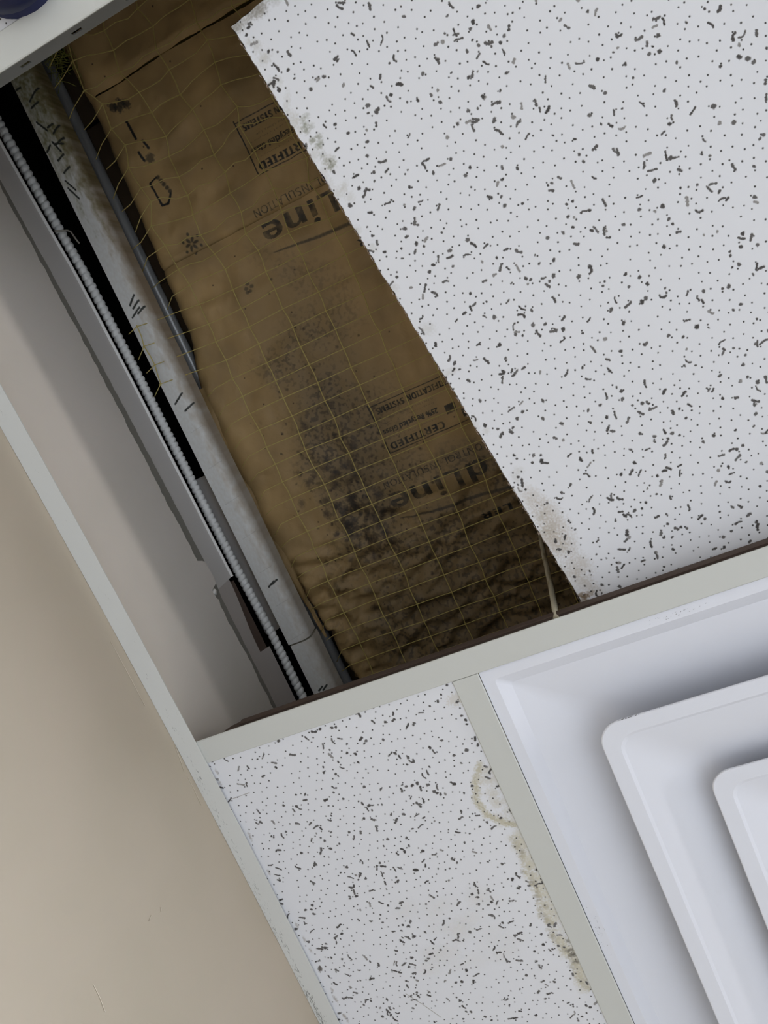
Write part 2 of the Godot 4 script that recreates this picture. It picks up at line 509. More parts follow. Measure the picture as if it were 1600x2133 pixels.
func build_room() -> void:
	var paint := mat(rgb(184, 174, 157), 0.55)
	var pt := NoiseTexture2D.new()
	pt.width = 512; pt.height = 512; pt.seamless = true
	var pn := FastNoiseLite.new()
	pn.seed = 8; pn.frequency = 0.006; pn.fractal_octaves = 4
	pt.noise = pn
	var ramp := Gradient.new()
	ramp.colors = PackedColorArray([rgb(240, 240, 236), rgb(255, 253, 252)])
	pt.color_ramp = ramp
	paint.albedo_texture = pt
	var board := mat(rgb(228, 222, 213), 0.75, 0, pt)
	var w := thing("wall_left", Vector3(-0.4266, 0, 0), "beige painted wall whose bare pale board runs on above the ceiling trim", "", "", "structure")
	var uvw := func(q: Vector3, _u: float, _v: float) -> Vector2: return Vector2(q.z, q.y)
	var st := tool()
	grid(st, 60, 8, func(u: float, v: float) -> Vector3:
		var z := lerpf(-3.0, 3.0, u)
		return Vector3(wall_x(z), lerpf(0.0, EYE + 0.592, v), z), uvw)
	obj("painted_face", st, paint, w)
	# bare board above the ceiling, with a ragged top edge and two bites out of it
	st = tool()
	var top := func(z: float) -> float:
		var b := 0.783 + 0.004 * fine.get_noise_2d(z * 420.0, 3.0) * 0.5 + 0.002 * noise.get_noise_2d(z * 900.0, 9.0) + 0.018 * maxf(0.0, z)
		b += 0.017 * smoothstep(0.019, 0.015, absf(z + 0.131)) + 0.004 * smoothstep(0.004, 0.002, absf(z + 0.165))
		b += 0.003 * smoothstep(0.13, 0.05, absf(z + 0.32))
		return b
	grid(st, 420, 6, func(u: float, v: float) -> Vector3:
		var z := lerpf(-0.75, 0.75, u)
		return P(wall_x(z), lerpf(0.592, top.call(z), v), z), uvw)
	grid(st, 420, 1, func(u: float, v: float) -> Vector3:
		var z := lerpf(-0.75, 0.75, u)
		return P(wall_x(z) - 0.012 * v, top.call(z), z), uvw, 1)
	obj("bare_board", st, board, w, "unpainted grey white wall board above the ceiling line")
	st = tool()
	box(st, Vector3(-0.60, 0, -3.0), Vector3(-0.4495, EYE + 0.775, 3.0))
	obj("wall_core", st, mat(rgb(120, 116, 110), 0.9), w)
	# the second board just behind it, a darker strip along the top
	st = tool()
	grid(st, 300, 1, func(u: float, v: float) -> Vector3:
		var z := lerpf(-0.75, 0.75, u)
		return P(wall_x(z) - 0.005, lerpf(0.70, BACK_TOP + 0.0012 * fine.get_noise_2d(z * 300.0, 40.0) - 0.003 * smoothstep(-0.15, -0.17, z), v), z), uvw)
	grid(st, 300, 1, func(u: float, v: float) -> Vector3:
		var z := lerpf(-0.75, 0.75, u)
		return P(wall_x(z) - 0.005 - 0.008 * v, BACK_TOP + 0.0012 * fine.get_noise_2d(z * 300.0, 40.0) - 0.003 * smoothstep(-0.15, -0.17, z), z), uvw, 1)
	obj("backing_board", st, mat(rgb(140, 137, 127), 0.9), w, "darker strip of backing board at the top edge")
	st = tool()
	for c in [[-0.154, 0.788, 0.0042, 0.0055]]:
		var mid := P(wall_x(c[0]) - 0.0035, c[1], c[0])
		grid(st, 12, 8, func(u: float, v: float) -> Vector3:
			var a := u * TAU
			var e := (v - 0.5) * PI
			var rr := 1.0 + 0.35 * fine.get_noise_3d(cos(a) * 9.0, sin(e) * 9.0, sin(a) * 9.0)
			return mid + Vector3(cos(a) * cos(e) * 0.004, sin(e) * c[3], sin(a) * cos(e) * c[2]) * rr, uvw, 0)
	obj("plaster_lump", st, mat(rgb(236, 233, 226), 0.8), w, "small white crumb of plaster")
	# scratches and nicks in the paint, as slivers of filler
	st = tool()
	for s in [[0.572, -0.118, 0.571, -0.187], [0.582, -0.238, 0.576, -0.263], [0.577, -0.27, 0.575, -0.30], [0.379, -0.302, 0.376, -0.323], [0.468, -0.319, 0.466, -0.322], [0.455, -0.315, 0.45, -0.316]]:
		var a := P(wall_x(s[1]) + 0.0004, s[0], s[1])
		var b := P(wall_x(s[3]) + 0.0004, s[2], s[3])
		tube(st, [a, a.lerp(b, 0.5) + Vector3(0, 0.0006, 0), b], 0.00025, 5)
	obj("scratch", st, mat(rgb(214, 205, 186), 0.6), w, "pale scratches in the beige paint")
	# the rest of the room
	var plain := mat(rgb(214, 208, 198), 0.8)
	thing("floor", Vector3(3.2, 0, 0), "floor of the room below", "", "", "structure")
	st = tool()
	box(st, Vector3(-0.6, -0.1, -3.2), Vector3(7.2, 0, 3.2))
	obj("floor_slab", st, mat(rgb(211, 215, 220), 0.6), get_node("floor"))
	var wr := thing("wall_right", Vector3(7.0, 0, 0), "far wall with the wide window", "", "", "structure")
	st = tool()
	holed(st, 0, 7.0, 7.2, -3.2, 3.2, -2.0, 1.2, 1.26, 1.66)
	obj("wall_face", st, plain, wr)
	var wb := thing("wall_back", Vector3(3, 0, -3.0), "plain side wall of the room", "", "", "structure")
	st = tool()
	box(st, Vector3(-0.6, 0, -3.2), Vector3(7.2, EYE + 1.4, -3.0))
	obj("wall_face", st, plain, wb)
	thing("wall_front", Vector3(3, 0, 3.0), "other plain side wall of the room", "", "", "structure")
	st = tool()
	box(st, Vector3(-0.6, 0, 3.0), Vector3(7.2, EYE + 1.4, 3.2))
	obj("wall_face", st, plain, get_node("wall_front"))
	window("window_1", "wide low window in the far wall", 0, 7.1, -2.0, 1.2, 1.26, 1.66)
	for p in ADDED_PANELS:
		thing("added_ceiling_light", Vector3(p.x, EYE + CEIL, p.y), ["added unseen glowing ceiling panel next to the loose askew tile", "added unseen glowing ceiling panel in the corner beyond the slotted tee", "added unseen glowing ceiling panel nearest the far window"][ADDED_PANELS.find(p)], "ceiling light", "added ceiling light panels")
		var lt := get_child(get_child_count() - 1)
		st = tool()
		box(st, Vector3(p.x - 0.58, EYE + CEIL - 0.004, p.y - 0.28), Vector3(p.x + 0.58, EYE + CEIL + 0.0018, p.y + 0.28))
		obj("frame", st, mat(rgb(220, 220, 218), 0.5), lt)
		st = tool()
		box(st, Vector3(p.x - 0.55, EYE + CEIL - 0.006, p.y - 0.25), Vector3(p.x + 0.55, EYE + CEIL - 0.0042, p.y + 0.25))
		var glow := mat(rgb(250, 250, 250), 0.5)
		glow.emission_enabled = true
		glow.emission = rgb(246, 248, 255)
		glow.emission_energy_multiplier = 1.0
		obj("diffuser_sheet", st, glow, lt)
	# suspended ceiling of the rest of the room, and the deck over everything
	var tex := NoiseTexture2D.new()
	tex.width = 256; tex.height = 256
	tex.noise = fine
	var c := thing("ceiling", Vector3(3, EYE + CEIL, 0), "white suspended ceiling of the rest of the room", "", "", "structure")
	st = tool()
	box(st, P(0.459, CEIL + 0.002, -3.0), P(7.0, CEIL + 0.02, 3.0))
	box(st, P(-0.425, CEIL + 0.002, -3.0), P(0.459, CEIL + 0.02, -0.866))
	box(st, P(-0.425, CEIL + 0.002, 0.96), P(0.459, CEIL + 0.02, 3.0))
	obj("ceiling_field", st, mat(rgb(225, 224, 222), 0.9), c)
	var d := thing("ceiling_001", Vector3(3, EYE + 1.36, 0), "roof deck over the ceiling void, coloured near black to stand for unlit depth", "", "", "structure")
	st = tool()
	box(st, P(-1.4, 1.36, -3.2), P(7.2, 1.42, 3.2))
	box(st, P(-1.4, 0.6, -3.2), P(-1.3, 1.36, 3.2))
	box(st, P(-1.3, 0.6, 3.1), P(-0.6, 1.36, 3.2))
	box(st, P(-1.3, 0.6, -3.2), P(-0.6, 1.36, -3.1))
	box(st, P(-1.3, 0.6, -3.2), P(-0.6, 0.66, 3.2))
	obj("deck", st, mat(rgb(26, 26, 28), 0.9), d)  # near black colour stands in for the unlit depth of the void

# a wall slab with one opening: axis 0 = across x, 2 = across z
func holed(st: SurfaceTool, axis: int, a: float, b: float, s0: float, s1: float, h0: float, h1: float, y0: float, y1: float) -> void:
	var f := func(s: float, y: float, t: float) -> Vector3:
		return Vector3(t, y, s) if axis == 0 else Vector3(s, y, t)
	for r in [[s0, h0, 0.0, EYE + 1.4], [h1, s1, 0.0, EYE + 1.4], [h0, h1, 0.0, y0], [h0, h1, y1, EYE + 1.4]]:
		box(st, f.call(r[0], r[2], a), f.call(r[1], r[3], b))

func window(called: String, label: String, axis: int, t: float, h0: float, h1: float, y0: float, y1: float) -> void:
	var f := func(s: float, y: float, d: float) -> Vector3:
		return Vector3(t + d, y, s) if axis == 0 else Vector3(s, y, t + d)
	var w := thing(called, f.call((h0 + h1) / 2, y0, 0.0), label, "", "", "structure")
	var st := tool()
	for r in [[h0, h0 + 0.05, y0, y1], [h1 - 0.05, h1, y0, y1], [h0, h1, y0, y0 + 0.05], [h0, h1, y1 - 0.05, y1], [(h0 + h1) / 2 - 0.02, (h0 + h1) / 2 + 0.02, y0, y1]]:
		box(st, f.call(r[0], r[2], -0.03), f.call(r[1], r[3], 0.03))
	obj("window_frame", st, mat(rgb(225, 225, 225), 0.5), w)
	st = tool()
	box(st, f.call(h0 + 0.05, y0 + 0.05, -0.004), f.call(h1 - 0.05, y1 - 0.05, 0.004))
	var g := mat(Color(1, 1, 1, 0.06), 0.05)
	g.transparency = BaseMaterial3D.TRANSPARENCY_ALPHA
	obj("pane", st, g, w)

# ---------------------------------------------------------------- grid of tees and the wall angle
func tee_profile(hw: float, web_top: float) -> Array:
	var b := CEIL
	return [Vector2(-hw, b + 0.0006), Vector2(-hw + 0.0008, b), Vector2(hw - 0.0008, b), Vector2(hw, b + 0.0006), Vector2(hw, b + 0.0016), Vector2(-hw, b + 0.0016)]

func build_grid() -> void:
	var white := mat(rgb(210, 212, 206), 0.42)
	var rust := mat(rgb(82, 68, 60), 0.8)
	var grey := mat(rgb(140, 143, 142), 0.5, 0.3)
	# wall angle: a flange seen from below and a leg on the wall
	rng.seed = 40
	var gt := grime_map(96, 2048, rgb(246, 247, 245), rgb(104, 106, 102), 21, func(u: float, v: float) -> float:
		var z := lerpf(-0.9, 0.7, v)
		var band := exp(-pow((u - lerpf(0.4, 0.14, smoothstep(-0.15, -0.45, z))) / 0.26, 2.0))
		return band * (0.10 + 0.24 * smoothstep(-0.05, -0.4, z) + 0.22 * smoothstep(-0.45, -0.6, z)))
	var ang := thing("trim_1", P(-0.416, CEIL, 0), "white metal wall angle strip spotted with mould between beige wall and ceiling", "", "", "structure")
	var st := tool()
	grid(st, 80, 1, func(u: float, v: float) -> Vector3:
		var z := lerpf(-0.9, 0.7, u)
		return P(wall_x(z) + lerpf(0.0002, 0.0208, v) + (0.0006 * fine.get_noise_2d(z * 260.0, 11.0) if v > 0.5 else 0.0), CEIL - 0.0016, z), func(q: Vector3, u: float, v: float) -> Vector2: return Vector2(v, u))
	obj("flange", st, mat(rgb(226, 227, 224), 0.45, 0, gt), ang)
	st = tool()
	var ap := [Vector2(0.0002, CEIL - 0.0014), Vector2(0.0206, CEIL - 0.0014), Vector2(0.0206, CEIL - 0.0004), Vector2(0.0014, CEIL - 0.0004), Vector2(0.0014, CEIL + 0.02), Vector2(0.0002, CEIL + 0.02)]
	pull(st, ap, func(p: Vector2, z: float) -> Vector3: return P(wall_x(z) + p.x, p.y, z), -0.9, 0.7, 80)
	obj("leg", st, white, ang)
	st = tool()
	box(st, P(-0.4266, CEIL - 0.0005, -3.0), P(-0.406, CEIL + 0.0015, -0.9))
	box(st, P(-0.4266, CEIL - 0.0005, 0.7), P(-0.406, CEIL + 0.0015, 3.0))
	obj("flange_run", st, white, ang)
	# cross tee under the opening
	var zc := -0.25445
	var t := thing("ceiling_tee", P(0.0, CEIL, zc), "long white ceiling tee with rusty brown web between opening and diffuser", "ceiling tee", "ceiling grid tees")
	st = tool()
	pull(st, tee_profile(0.01205, 0.62), func(p: Vector2, x: float) -> Vector3: return P(x, p.y, zc + p.x), -0.4225, 1.05, 1)
	obj("flange_cap", st, white, t)
	st = tool()
	# web starts a little out from the wall, its end cut round
	var wp := [Vector2(-0.392, CEIL + 0.0016), Vector2(-0.392, 0.606), Vector2(-0.390, 0.6145), Vector2(-0.384, 0.6205), Vector2(-0.375, 0.6235), Vector2(1.05, 0.6235), Vector2(1.05, CEIL + 0.0016)]
	pull(st, wp, func(p: Vector2, s: float) -> Vector3: return P(p.x, p.y, zc + s), -0.0016, 0.0016)
	obj("web", st, rust, t, "rusty brown upright web")
	st = tool()
	pull(st, [Vector2(-0.0035, 0.613), Vector2(0.0035, 0.613), Vector2(0.004, 0.615), Vector2(0.004, 0.6215), Vector2(0.0025, 0.624), Vector2(-0.0025, 0.624), Vector2(-0.004, 0.6215), Vector2(-0.004, 0.615)],
		func(p: Vector2, x: float) -> Vector3: return P(x, p.y, zc + p.x), -0.372, 1.05, 1)
	obj("bulb", st, rust, t)
	# tee between stained tile and diffuser
	t = thing("ceiling_tee", P(-0.14, CEIL, -0.6), "shorter white ceiling tee dividing the stained tile from the diffuser", "ceiling tee", "ceiling grid tees")
	st = tool()
	pull(st, tee_profile(0.01205, 0.62), func(p: Vector2, z: float) -> Vector3: return P(-0.14015 + p.x, p.y + 0.0003, z), -0.2668, -0.98, 1)
	obj("flange_cap", st, white, t)
	st = tool()
	box(st, P(-0.1416, CEIL + 0.0016, -0.98), P(-0.1387, 0.6235, -0.262))
	obj("web", st, grey, t)
	# main tee on the far side of the opening, slotted
	zc = 0.341
	t = thing("ceiling_tee", P(0.0, CEIL, zc), "white ceiling tee with slotted grey web at the far side of the opening", "ceiling tee", "ceiling grid tees")
	st = tool()
	pull(st, tee_profile(0.01205, 0.62), func(p: Vector2, x: float) -> Vector3: return P(x, p.y, zc + p.x), -0.4225, 1.05, 1)
	obj("flange_cap", st, white, t)
	st = tool()
	var y0 := CEIL + 0.0016
	box(st, P(-0.43, y0, zc - 0.0004), P(1.05, 0.6135, zc + 0.0004))
	box(st, P(-0.43, 0.6172, zc - 0.0004), P(1.05, 0.6235, zc + 0.0004))
	var x := -0.43
	for k in 24:
		var sx := -0.3795 + 0.0517 * k
		box(st, P(x, 0.6135, zc - 0.0004), P(sx, 0.6172, zc + 0.0004))
		x = sx + 0.0098
	box(st, P(x, 0.6135, zc - 0.0004), P(1.05, 0.6172, zc + 0.0004))
	pull(st, [Vector2(-0.0022, 0.598), Vector2(-0.0015, 0.5965), Vector2(0.0015, 0.5965), Vector2(0.0015, 0.6055), Vector2(-0.0015, 0.6055), Vector2(-0.0022, 0.604)], func(p: Vector2, s: float) -> Vector3: return P(s, p.y, zc + p.x), -0.43, 1.05)
	obj("slotted_web", st, grey, t, "grey web with a row of small slots")

# ---------------------------------------------------------------- tiles
# a tile lies flat: outline in its own axes, face at height h; the face carries the print by metres
func tile(t: Node3D, outline: PackedVector2Array, place: Callable, h: float, thick: float, face: Material, edge: Material, uvr: Rect2) -> void:
	var ids := Geometry2D.triangulate_polygon(outline)
	var uv := func(p: Vector2) -> Vector2: return (p - uvr.position) / uvr.size
	var st := tool()
	st.set_smooth_group(-1)
	for k in range(0, ids.size(), 3):
		var a := outline[ids[k]]
		var b := outline[ids[k + 1]]
		var c := outline[ids[k + 2]]
		tri(st, place.call(a, h), place.call(b, h), place.call(c, h), uv.call(a), uv.call(b), uv.call(c))
	obj("painted_face", st, face, t)
	st = tool()
	st.set_smooth_group(-1)
	for k in outline.size():
		var p := outline[k]
		var q := outline[(k + 1) % outline.size()]
		var mid := (p + q) * 0.5
		var ins := 0.0006 * (1.0 + fine.get_noise_2d(mid.x * 3000.0, mid.y * 3000.0))
		var out := func(v: Vector2, g: float) -> Vector2:
			return v + (outline_centre(outline) - v).normalized() * g
		quad(st, place.call(p, h), place.call(q, h), place.call(out.call(q, -ins), h + 0.002), place.call(out.call(p, -ins), h + 0.002))
		quad(st, place.call(out.call(p, -ins), h + 0.002), place.call(out.call(q, -ins), h + 0.002), place.call(q, h + thick), place.call(p, h + thick))
	for k in range(0, ids.size(), 3):
		tri(st, place.call(outline[ids[k]], h + thick), place.call(outline[ids[k + 2]], h + thick), place.call(outline[ids[k + 1]], h + thick))
	obj("fibre_core", st, edge, t, "crumbly brown grey fibre edge")

func outline_centre(a: PackedVector2Array) -> Vector2:
	var c := Vector2.ZERO
	for p in a: c += p
	return c / a.size()

func ragged(corners: Array, step: float, amount: Array, sd: int) -> PackedVector2Array:
	rng.seed = sd
	var out := PackedVector2Array()
	for k in corners.size():
		var a: Vector2 = corners[k]
		var b: Vector2 = corners[(k + 1) % corners.size()]
		var n := maxi(1, int(a.distance_to(b) / step)) if amount[k] > 0.0 else 1
		var inward := (b - a).normalized().orthogonal()
		for i in n:
			var p := a.lerp(b, float(i) / n)
			if i > 0:
				var bite: float = amount[k] * (absf(fine.get_noise_2d(p.x * 700.0, p.y * 700.0 + k * 50.0)) * 0.9 + rng.randf() * 0.5)
				p += inward * bite
			out.append(p)
	return out

func build_tiles() -> void:
	var core := mat(rgb(158, 140, 124), 0.95)
	var core2 := mat(rgb(150, 142, 130), 0.95)
	# the loose tile, turned about nine degrees and lying on the bulbs of the tees
	var corner := Vector2(-0.1068, 0.2905)
	var ang := atan2(0.0808, 0.5424)
	var u := Vector2(sin(ang), -cos(ang))     # along its near-wall edge, towards the diffuser
	var v := Vector2(cos(ang), sin(ang))
	var place := func(p: Vector2, h: float) -> Vector3:
		var q := corner + u * p.y + v * p.x
		return P(q.x, h, q.y)
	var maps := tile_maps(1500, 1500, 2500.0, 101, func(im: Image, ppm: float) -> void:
		# dirt rubbed on the edge that lay in the grid
		for k in 130:
			var y := rng.randf_range(0.01, 0.55)
			var near := exp(-pow((y - 0.10) / 0.05, 2.0)) + exp(-pow((y - 0.03) / 0.02, 2.0)) + 0.25 + 0.9 * smoothstep(0.42, 0.5, y)
			if rng.randf() * 1.6 > near: continue
			var c := Vector2(rng.randf_range(0.0, 0.013), y) * ppm
			blob(im, c, ppm * rng.randf_range(0.002, 0.007), ppm * rng.randf_range(0.002, 0.004), rng.randf() * 3.0, rgb(176, 172, 156), 0.2, 0.7, 0.7)
		for k in 30:
			var c := Vector2(rng.randf_range(0.004, 0.02), rng.randf_range(0.44, 0.55)) * ppm
			blob(im, c, ppm * rng.randf_range(0.004, 0.012), ppm * rng.randf_range(0.003, 0.007), 1.4, rgb(188, 178, 164), 0.22, 0.7, 0.7)
		for k in 26:
			var c := Vector2(rng.randf_range(0.0, 0.045), rng.randf_range(0.0, 0.006)) * ppm
			blob(im, c, ppm * 0.004, ppm * 0.003, 0, rgb(150, 146, 136), 0.25, 0.7, 0.7)
		for k in 14:
			blob(im, Vector2(rng.randf_range(0.001, 0.012), 0.548 + rng.randf_range(-0.006, 0.006)) * ppm, ppm * 0.003, ppm * 0.002, 0, rgb(120, 102, 80), 0.4, 0.7, 0.5)
		for k in 26:
			blob(im, Vector2(rng.randf_range(0.007, 0.016), rng.randf_range(0.085, 0.13)) * ppm, ppm * 0.0022, ppm * 0.0018, 0, rgb(128, 130, 112), 0.3, 0.7, 0.6))
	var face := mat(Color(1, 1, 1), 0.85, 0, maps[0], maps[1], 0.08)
	var t := thing("ceiling_tile", P(0.2, 0.626, 0.05), "large loose white fissured ceiling tile pushed askew over the opening", "ceiling tile", "fissured ceiling tiles")
	var line := ragged([Vector2(0, 0), Vector2(0, 0.5945), Vector2(0.5945, 0.5945), Vector2(0.5945, 0)], 0.0028, [0.0016, 0.001, 0.001, 0.001], 7)
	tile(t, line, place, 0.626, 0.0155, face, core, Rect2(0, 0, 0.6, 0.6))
	# torn paper rim along the edge over the opening
	var st := tool()
	rng.seed = 19
	for k in 340:
		var y := rng.randf_range(0.01, 0.56)
		var p := Vector2(rng.randf_range(-0.0003, 0.0012), y)
		var c: Vector3 = place.call(p, 0.6262 + rng.randf_range(-0.0012, 0.0005))
		var d := Vector3(rng.randf_range(-1, 1) * 0.4, rng.randf_range(-0.3, 0.3), 1).normalized() * rng.randf_range(0.0006, 0.0021)
		var s := Vector3(rng.randf_range(-1, 0.3), rng.randf_range(-0.6, 0.2), 0).normalized() * rng.randf_range(0.0003, 0.0008)
		st.set_smooth_group(-1)
		tri(st, c - d, c + s, c + d)
		tri(st, c - d, c + d, c - s * 0.3 + Vector3(0, 0.0009, 0))
	obj("torn_rim", st, mat(rgb(160, 144, 130), 0.95), t, "frayed crumbs along the broken edge")
	# the stained tile below it in the picture, still in its bay
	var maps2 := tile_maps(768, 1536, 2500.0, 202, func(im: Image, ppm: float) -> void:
		var m := func(x: float, z: float) -> Vector2: return Vector2(x + 0.4266, z + 0.866) * ppm
		var tan_ := rgb(190, 182, 150)
		for s in [[-0.160, -0.349, -0.171, -0.366], [-0.171, -0.366, -0.178, -0.384], [-0.178, -0.384, -0.174, -0.401], [-0.174, -0.401, -0.163, -0.412], [-0.163, -0.412, -0.152, -0.419]]:
			for k in 16:
				var p: Vector2 = m.call(lerpf(s[0], s[2], k / 15.0), lerpf(s[1], s[3], k / 15.0))
				blob(im, p + Vector2(rng.randf_range(-3, 3), rng.randf_range(-3, 3)), 8, 6, rng.randf() * 3, tan_, 0.2, 0.7, 0.6)
		for k in 60:
			blob(im, m.call(rng.randf_range(-0.168, -0.15), rng.randf_range(-0.415, -0.355)), 9, 7, 0, rgb(212, 208, 194), 0.2, 0.7, 0.7)
		var edge := [[-0.161, -0.427], [-0.159, -0.444], [-0.162, -0.470], [-0.161, -0.486], [-0.163, -0.508], [-0.163, -0.527], [-0.162, -0.556], [-0.156, -0.572], [-0.160, -0.588], [-0.155, -0.607]]
		for i in edge.size() - 1:
			for k in 24:
				var f := rng.randf()
				var p: Vector2 = m.call(lerpf(edge[i][0], edge[i + 1][0], f) + rng.randfn(0, 0.0022), lerpf(edge[i][1], edge[i + 1][1], f))
				blob(im, p, rng.randf_range(3, 9), rng.randf_range(2, 6), rng.randf() * 3, [rgb(168, 160, 132), rgb(150, 146, 138), rgb(186, 178, 150)][k % 3], 0.3, 0.8, 0.6)
			for k in 14:
				blob(im, m.call(lerpf(edge[i][0], -0.151, rng.randf()), lerpf(edge[i][1], edge[i + 1][1], rng.randf())), 12, 9, 0, rgb(214, 209, 188), 0.25, 0.7, 0.8)
		for k in 16:
			blob(im, m.call(rng.randf_range(-0.158, -0.151), rng.randf_range(-0.575, -0.545)), 5, 4, 0, rgb(96, 92, 84), 0.35, 0.8, 0.6)
		for k in 40:
			blob(im, m.call(rng.randf_range(-0.3, -0.2), rng.randf_range(-0.55, -0.47)), 22, 16, 0, rgb(220, 216, 206), 0.1, 0.6, 0.9)
		stroke(im, [m.call(-0.404, -0.31), m.call(-0.38, -0.309)], 0.8, rgb(170, 166, 160), 0.8)
		stroke(im, [m.call(-0.329, -0.567), m.call(-0.318, -0.583), m.call(-0.306, -0.603)], 0.9, rgb(170, 166, 158), 0.8)
		for k in 22:
			blob(im, m.call(-0.4035 + rng.randf_range(0, 0.003), rng.randf_range(-0.7, -0.27)), 7, 3, 1.5, rgb(150, 142, 132), 0.4, 0.8, 0.5)
		blob(im, m.call(-0.402, -0.516), 9, 5, 1.2, rgb(92, 86, 80), 0.9, 0.6)
		blob(im, m.call(-0.154, -0.284), 24, 14, 0, rgb(216, 211, 200), 0.6, 0.7))
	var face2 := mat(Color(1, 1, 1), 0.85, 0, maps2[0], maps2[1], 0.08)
	var flat := func(p: Vector2, h: float) -> Vector3: return P(p.x, h, p.y)
	t = thing("ceiling_tile", P(-0.28, 0.5868, -0.55), "narrow white ceiling tile with brown water stains beside the shorter tee", "ceiling tile", "fissured ceiling tiles")
	line = PackedVector2Array([Vector2(-0.4215, -0.2565), Vector2(-0.4215, -0.85), Vector2(-0.1425, -0.85), Vector2(-0.1425, -0.2565)])
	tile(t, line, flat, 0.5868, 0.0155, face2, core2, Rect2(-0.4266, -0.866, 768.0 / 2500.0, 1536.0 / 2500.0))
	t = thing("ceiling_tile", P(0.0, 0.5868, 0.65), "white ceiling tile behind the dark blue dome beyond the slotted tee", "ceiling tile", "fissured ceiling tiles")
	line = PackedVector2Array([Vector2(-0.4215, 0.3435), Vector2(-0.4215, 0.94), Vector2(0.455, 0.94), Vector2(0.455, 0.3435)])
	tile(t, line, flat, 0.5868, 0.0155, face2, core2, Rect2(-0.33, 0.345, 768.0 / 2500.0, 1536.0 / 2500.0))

# ---------------------------------------------------------------- square stepped diffuser
func ring_points(inset: float, r: float) -> Array:
	var c := Vector2(0.1645, -0.559)
	var half := 0.2922 - inset
	r = clampf(r, 0.0005, half)
	var out := []
	for q in 4:
		var mid := Vector2([1, -1, -1, 1][q], [1, 1, -1, -1][q]) * (half - r)
		for k in 9:
			var a := q * PI / 2 + k * PI / 16.0
			out.append(c + mid + Vector2(cos(a), sin(a)) * r)
	return out

# profile rows: [inset, height, corner radius, smooth group]
func ring_surface(st: SurfaceTool, prof: Array) -> void:
	for i in prof.size() - 1:
		var a: Array = ring_points(prof[i][0], prof[i][2])
		var b: Array = ring_points(prof[i + 1][0], prof[i + 1][2])
		st.set_smooth_group(prof[i][3])
		for k in a.size():
			var k2 := (k + 1) % a.size()
			quad(st, P(a[k].x, prof[i][1], a[k].y), P(a[k2].x, prof[i][1], a[k2].y), P(b[k2].x, prof[i + 1][1], b[k2].y), P(b[k].x, prof[i + 1][1], b[k].y))

func cone(s: float, h: float, r: float, deep: float) -> Array:
	# lip, narrow flat rim, small bend, panel that curls up to its neck; then the back of the sheet
	var f := [[s, h + 0.0005, r, 1], [s + 0.0006, h, r, 2], [s + 0.0135, h + 0.0004, r * 0.8, 3], [s + 0.0165, h + 0.0022, r * 0.75, 4]]
	for k in range(1, 9):
		var t := k / 8.0
		f.append([s + 0.0165 + t * (deep - 0.0165), h + 0.0022 + 0.028 * t + 0.034 * t * t, r * (0.75 + 0.35 * t), 4])
	var back := []
	for k in range(f.size() - 1, -1, -1):
		back.append([f[k][0], f[k][1] + 0.0013, f[k][2], 6])
	return f + back

func build_diffuser() -> void:
	var powder := mat(rgb(236, 239, 246), 0.42)
	var d := thing("air_diffuser", P(0.1645, 0.588, -0.559), "white square stepped air diffuser with rounded nested cones beside the stained tile", "air diffuser")
	var st := tool()
	var f := [[0.0, 0.5905, 0.001, 1], [0.0, 0.5875, 0.001, 2], [0.0105, 0.5875, 0.004, 3], [0.0215, 0.5945, 0.0035, 4]]
	for k in range(1, 9):
		var t := k / 8.0
		f.append([0.0215 + 0.145 * t, 0.5945 + 0.026 * t + 0.034 * t * t, 0.0035 + 0.04 * t, 4])
	for k in range(f.size() - 1, -1, -1):
		f.append([f[k][0], f[k][1] + 0.0014, f[k][2], 6])
	ring_surface(st, f)
	obj("frame_panel", st, powder, d)
	st = tool()
	ring_surface(st, cone(0.0757 - 0.001, 0.5748, 0.0205, 0.150))
	obj("cone", st, powder, d)
	st = tool()
	ring_surface(st, cone(0.1467 - 0.001, 0.5742, 0.0175, 0.140))
	obj("cone", st, powder, d)
	st = tool()
	ring_surface(st, [[0.2177, 0.574, 0.014, 1], [0.2307, 0.5745, 0.012, 2], [0.2337, 0.5765, 0.011, 3], [0.2905, 0.5845, 0.001, 3]])
	obj("cone", st, powder, d)
	st = tool()
	box(st, P(0.0, 0.63, -0.72), P(0.33, 0.72, -0.40))
	obj("neck_box", st, mat(rgb(60, 62, 66), 0.7, 0.3), d)
	# worn paint at the edges
	rng.seed = 55
	st = tool()
	st.set_smooth_group(-1)
	var chip := func(x: float, h: float, z: float, r: float) -> void:
		var c := P(x, h, z)
		var n := 6
		for k in n:
			var a := TAU * k / n
			var b := TAU * (k + 1) / n
			tri(st, c, c + Vector3(cos(a), 0, sin(a)) * r * (0.6 + 0.4 * sin(k * 2.3)), c + Vector3(cos(b), 0, sin(b)) * r * (0.6 + 0.4 * sin(k * 2.3 + 2.3)))
	for k in 26:
		chip.call(rng.randfn(-0.027, 0.006), 0.5741, -0.3405 - 0.0004 * rng.randf(), rng.randf_range(0.0003, 0.0009))
	for k in 10:
		chip.call(rng.randf_range(-0.01, 0.02), 0.5741, -0.3405, rng.randf_range(0.0002, 0.0005))
	for k in 30:
		chip.call(rng.randfn(0.045, 0.012), 0.5872, -0.2705 - rng.randf() * 0.004, rng.randf_range(0.0002, 0.0006))
	for k in 40:
		chip.call(rng.randfn(-0.1225, 0.002), 0.5872, rng.randfn(-0.545, 0.012), rng.randf_range(0.0002, 0.0005))
	obj("paint_chip", st, mat(rgb(96, 96, 98), 0.8), d, "grey specks where the paint is worn").set_meta("kind", "stuff")

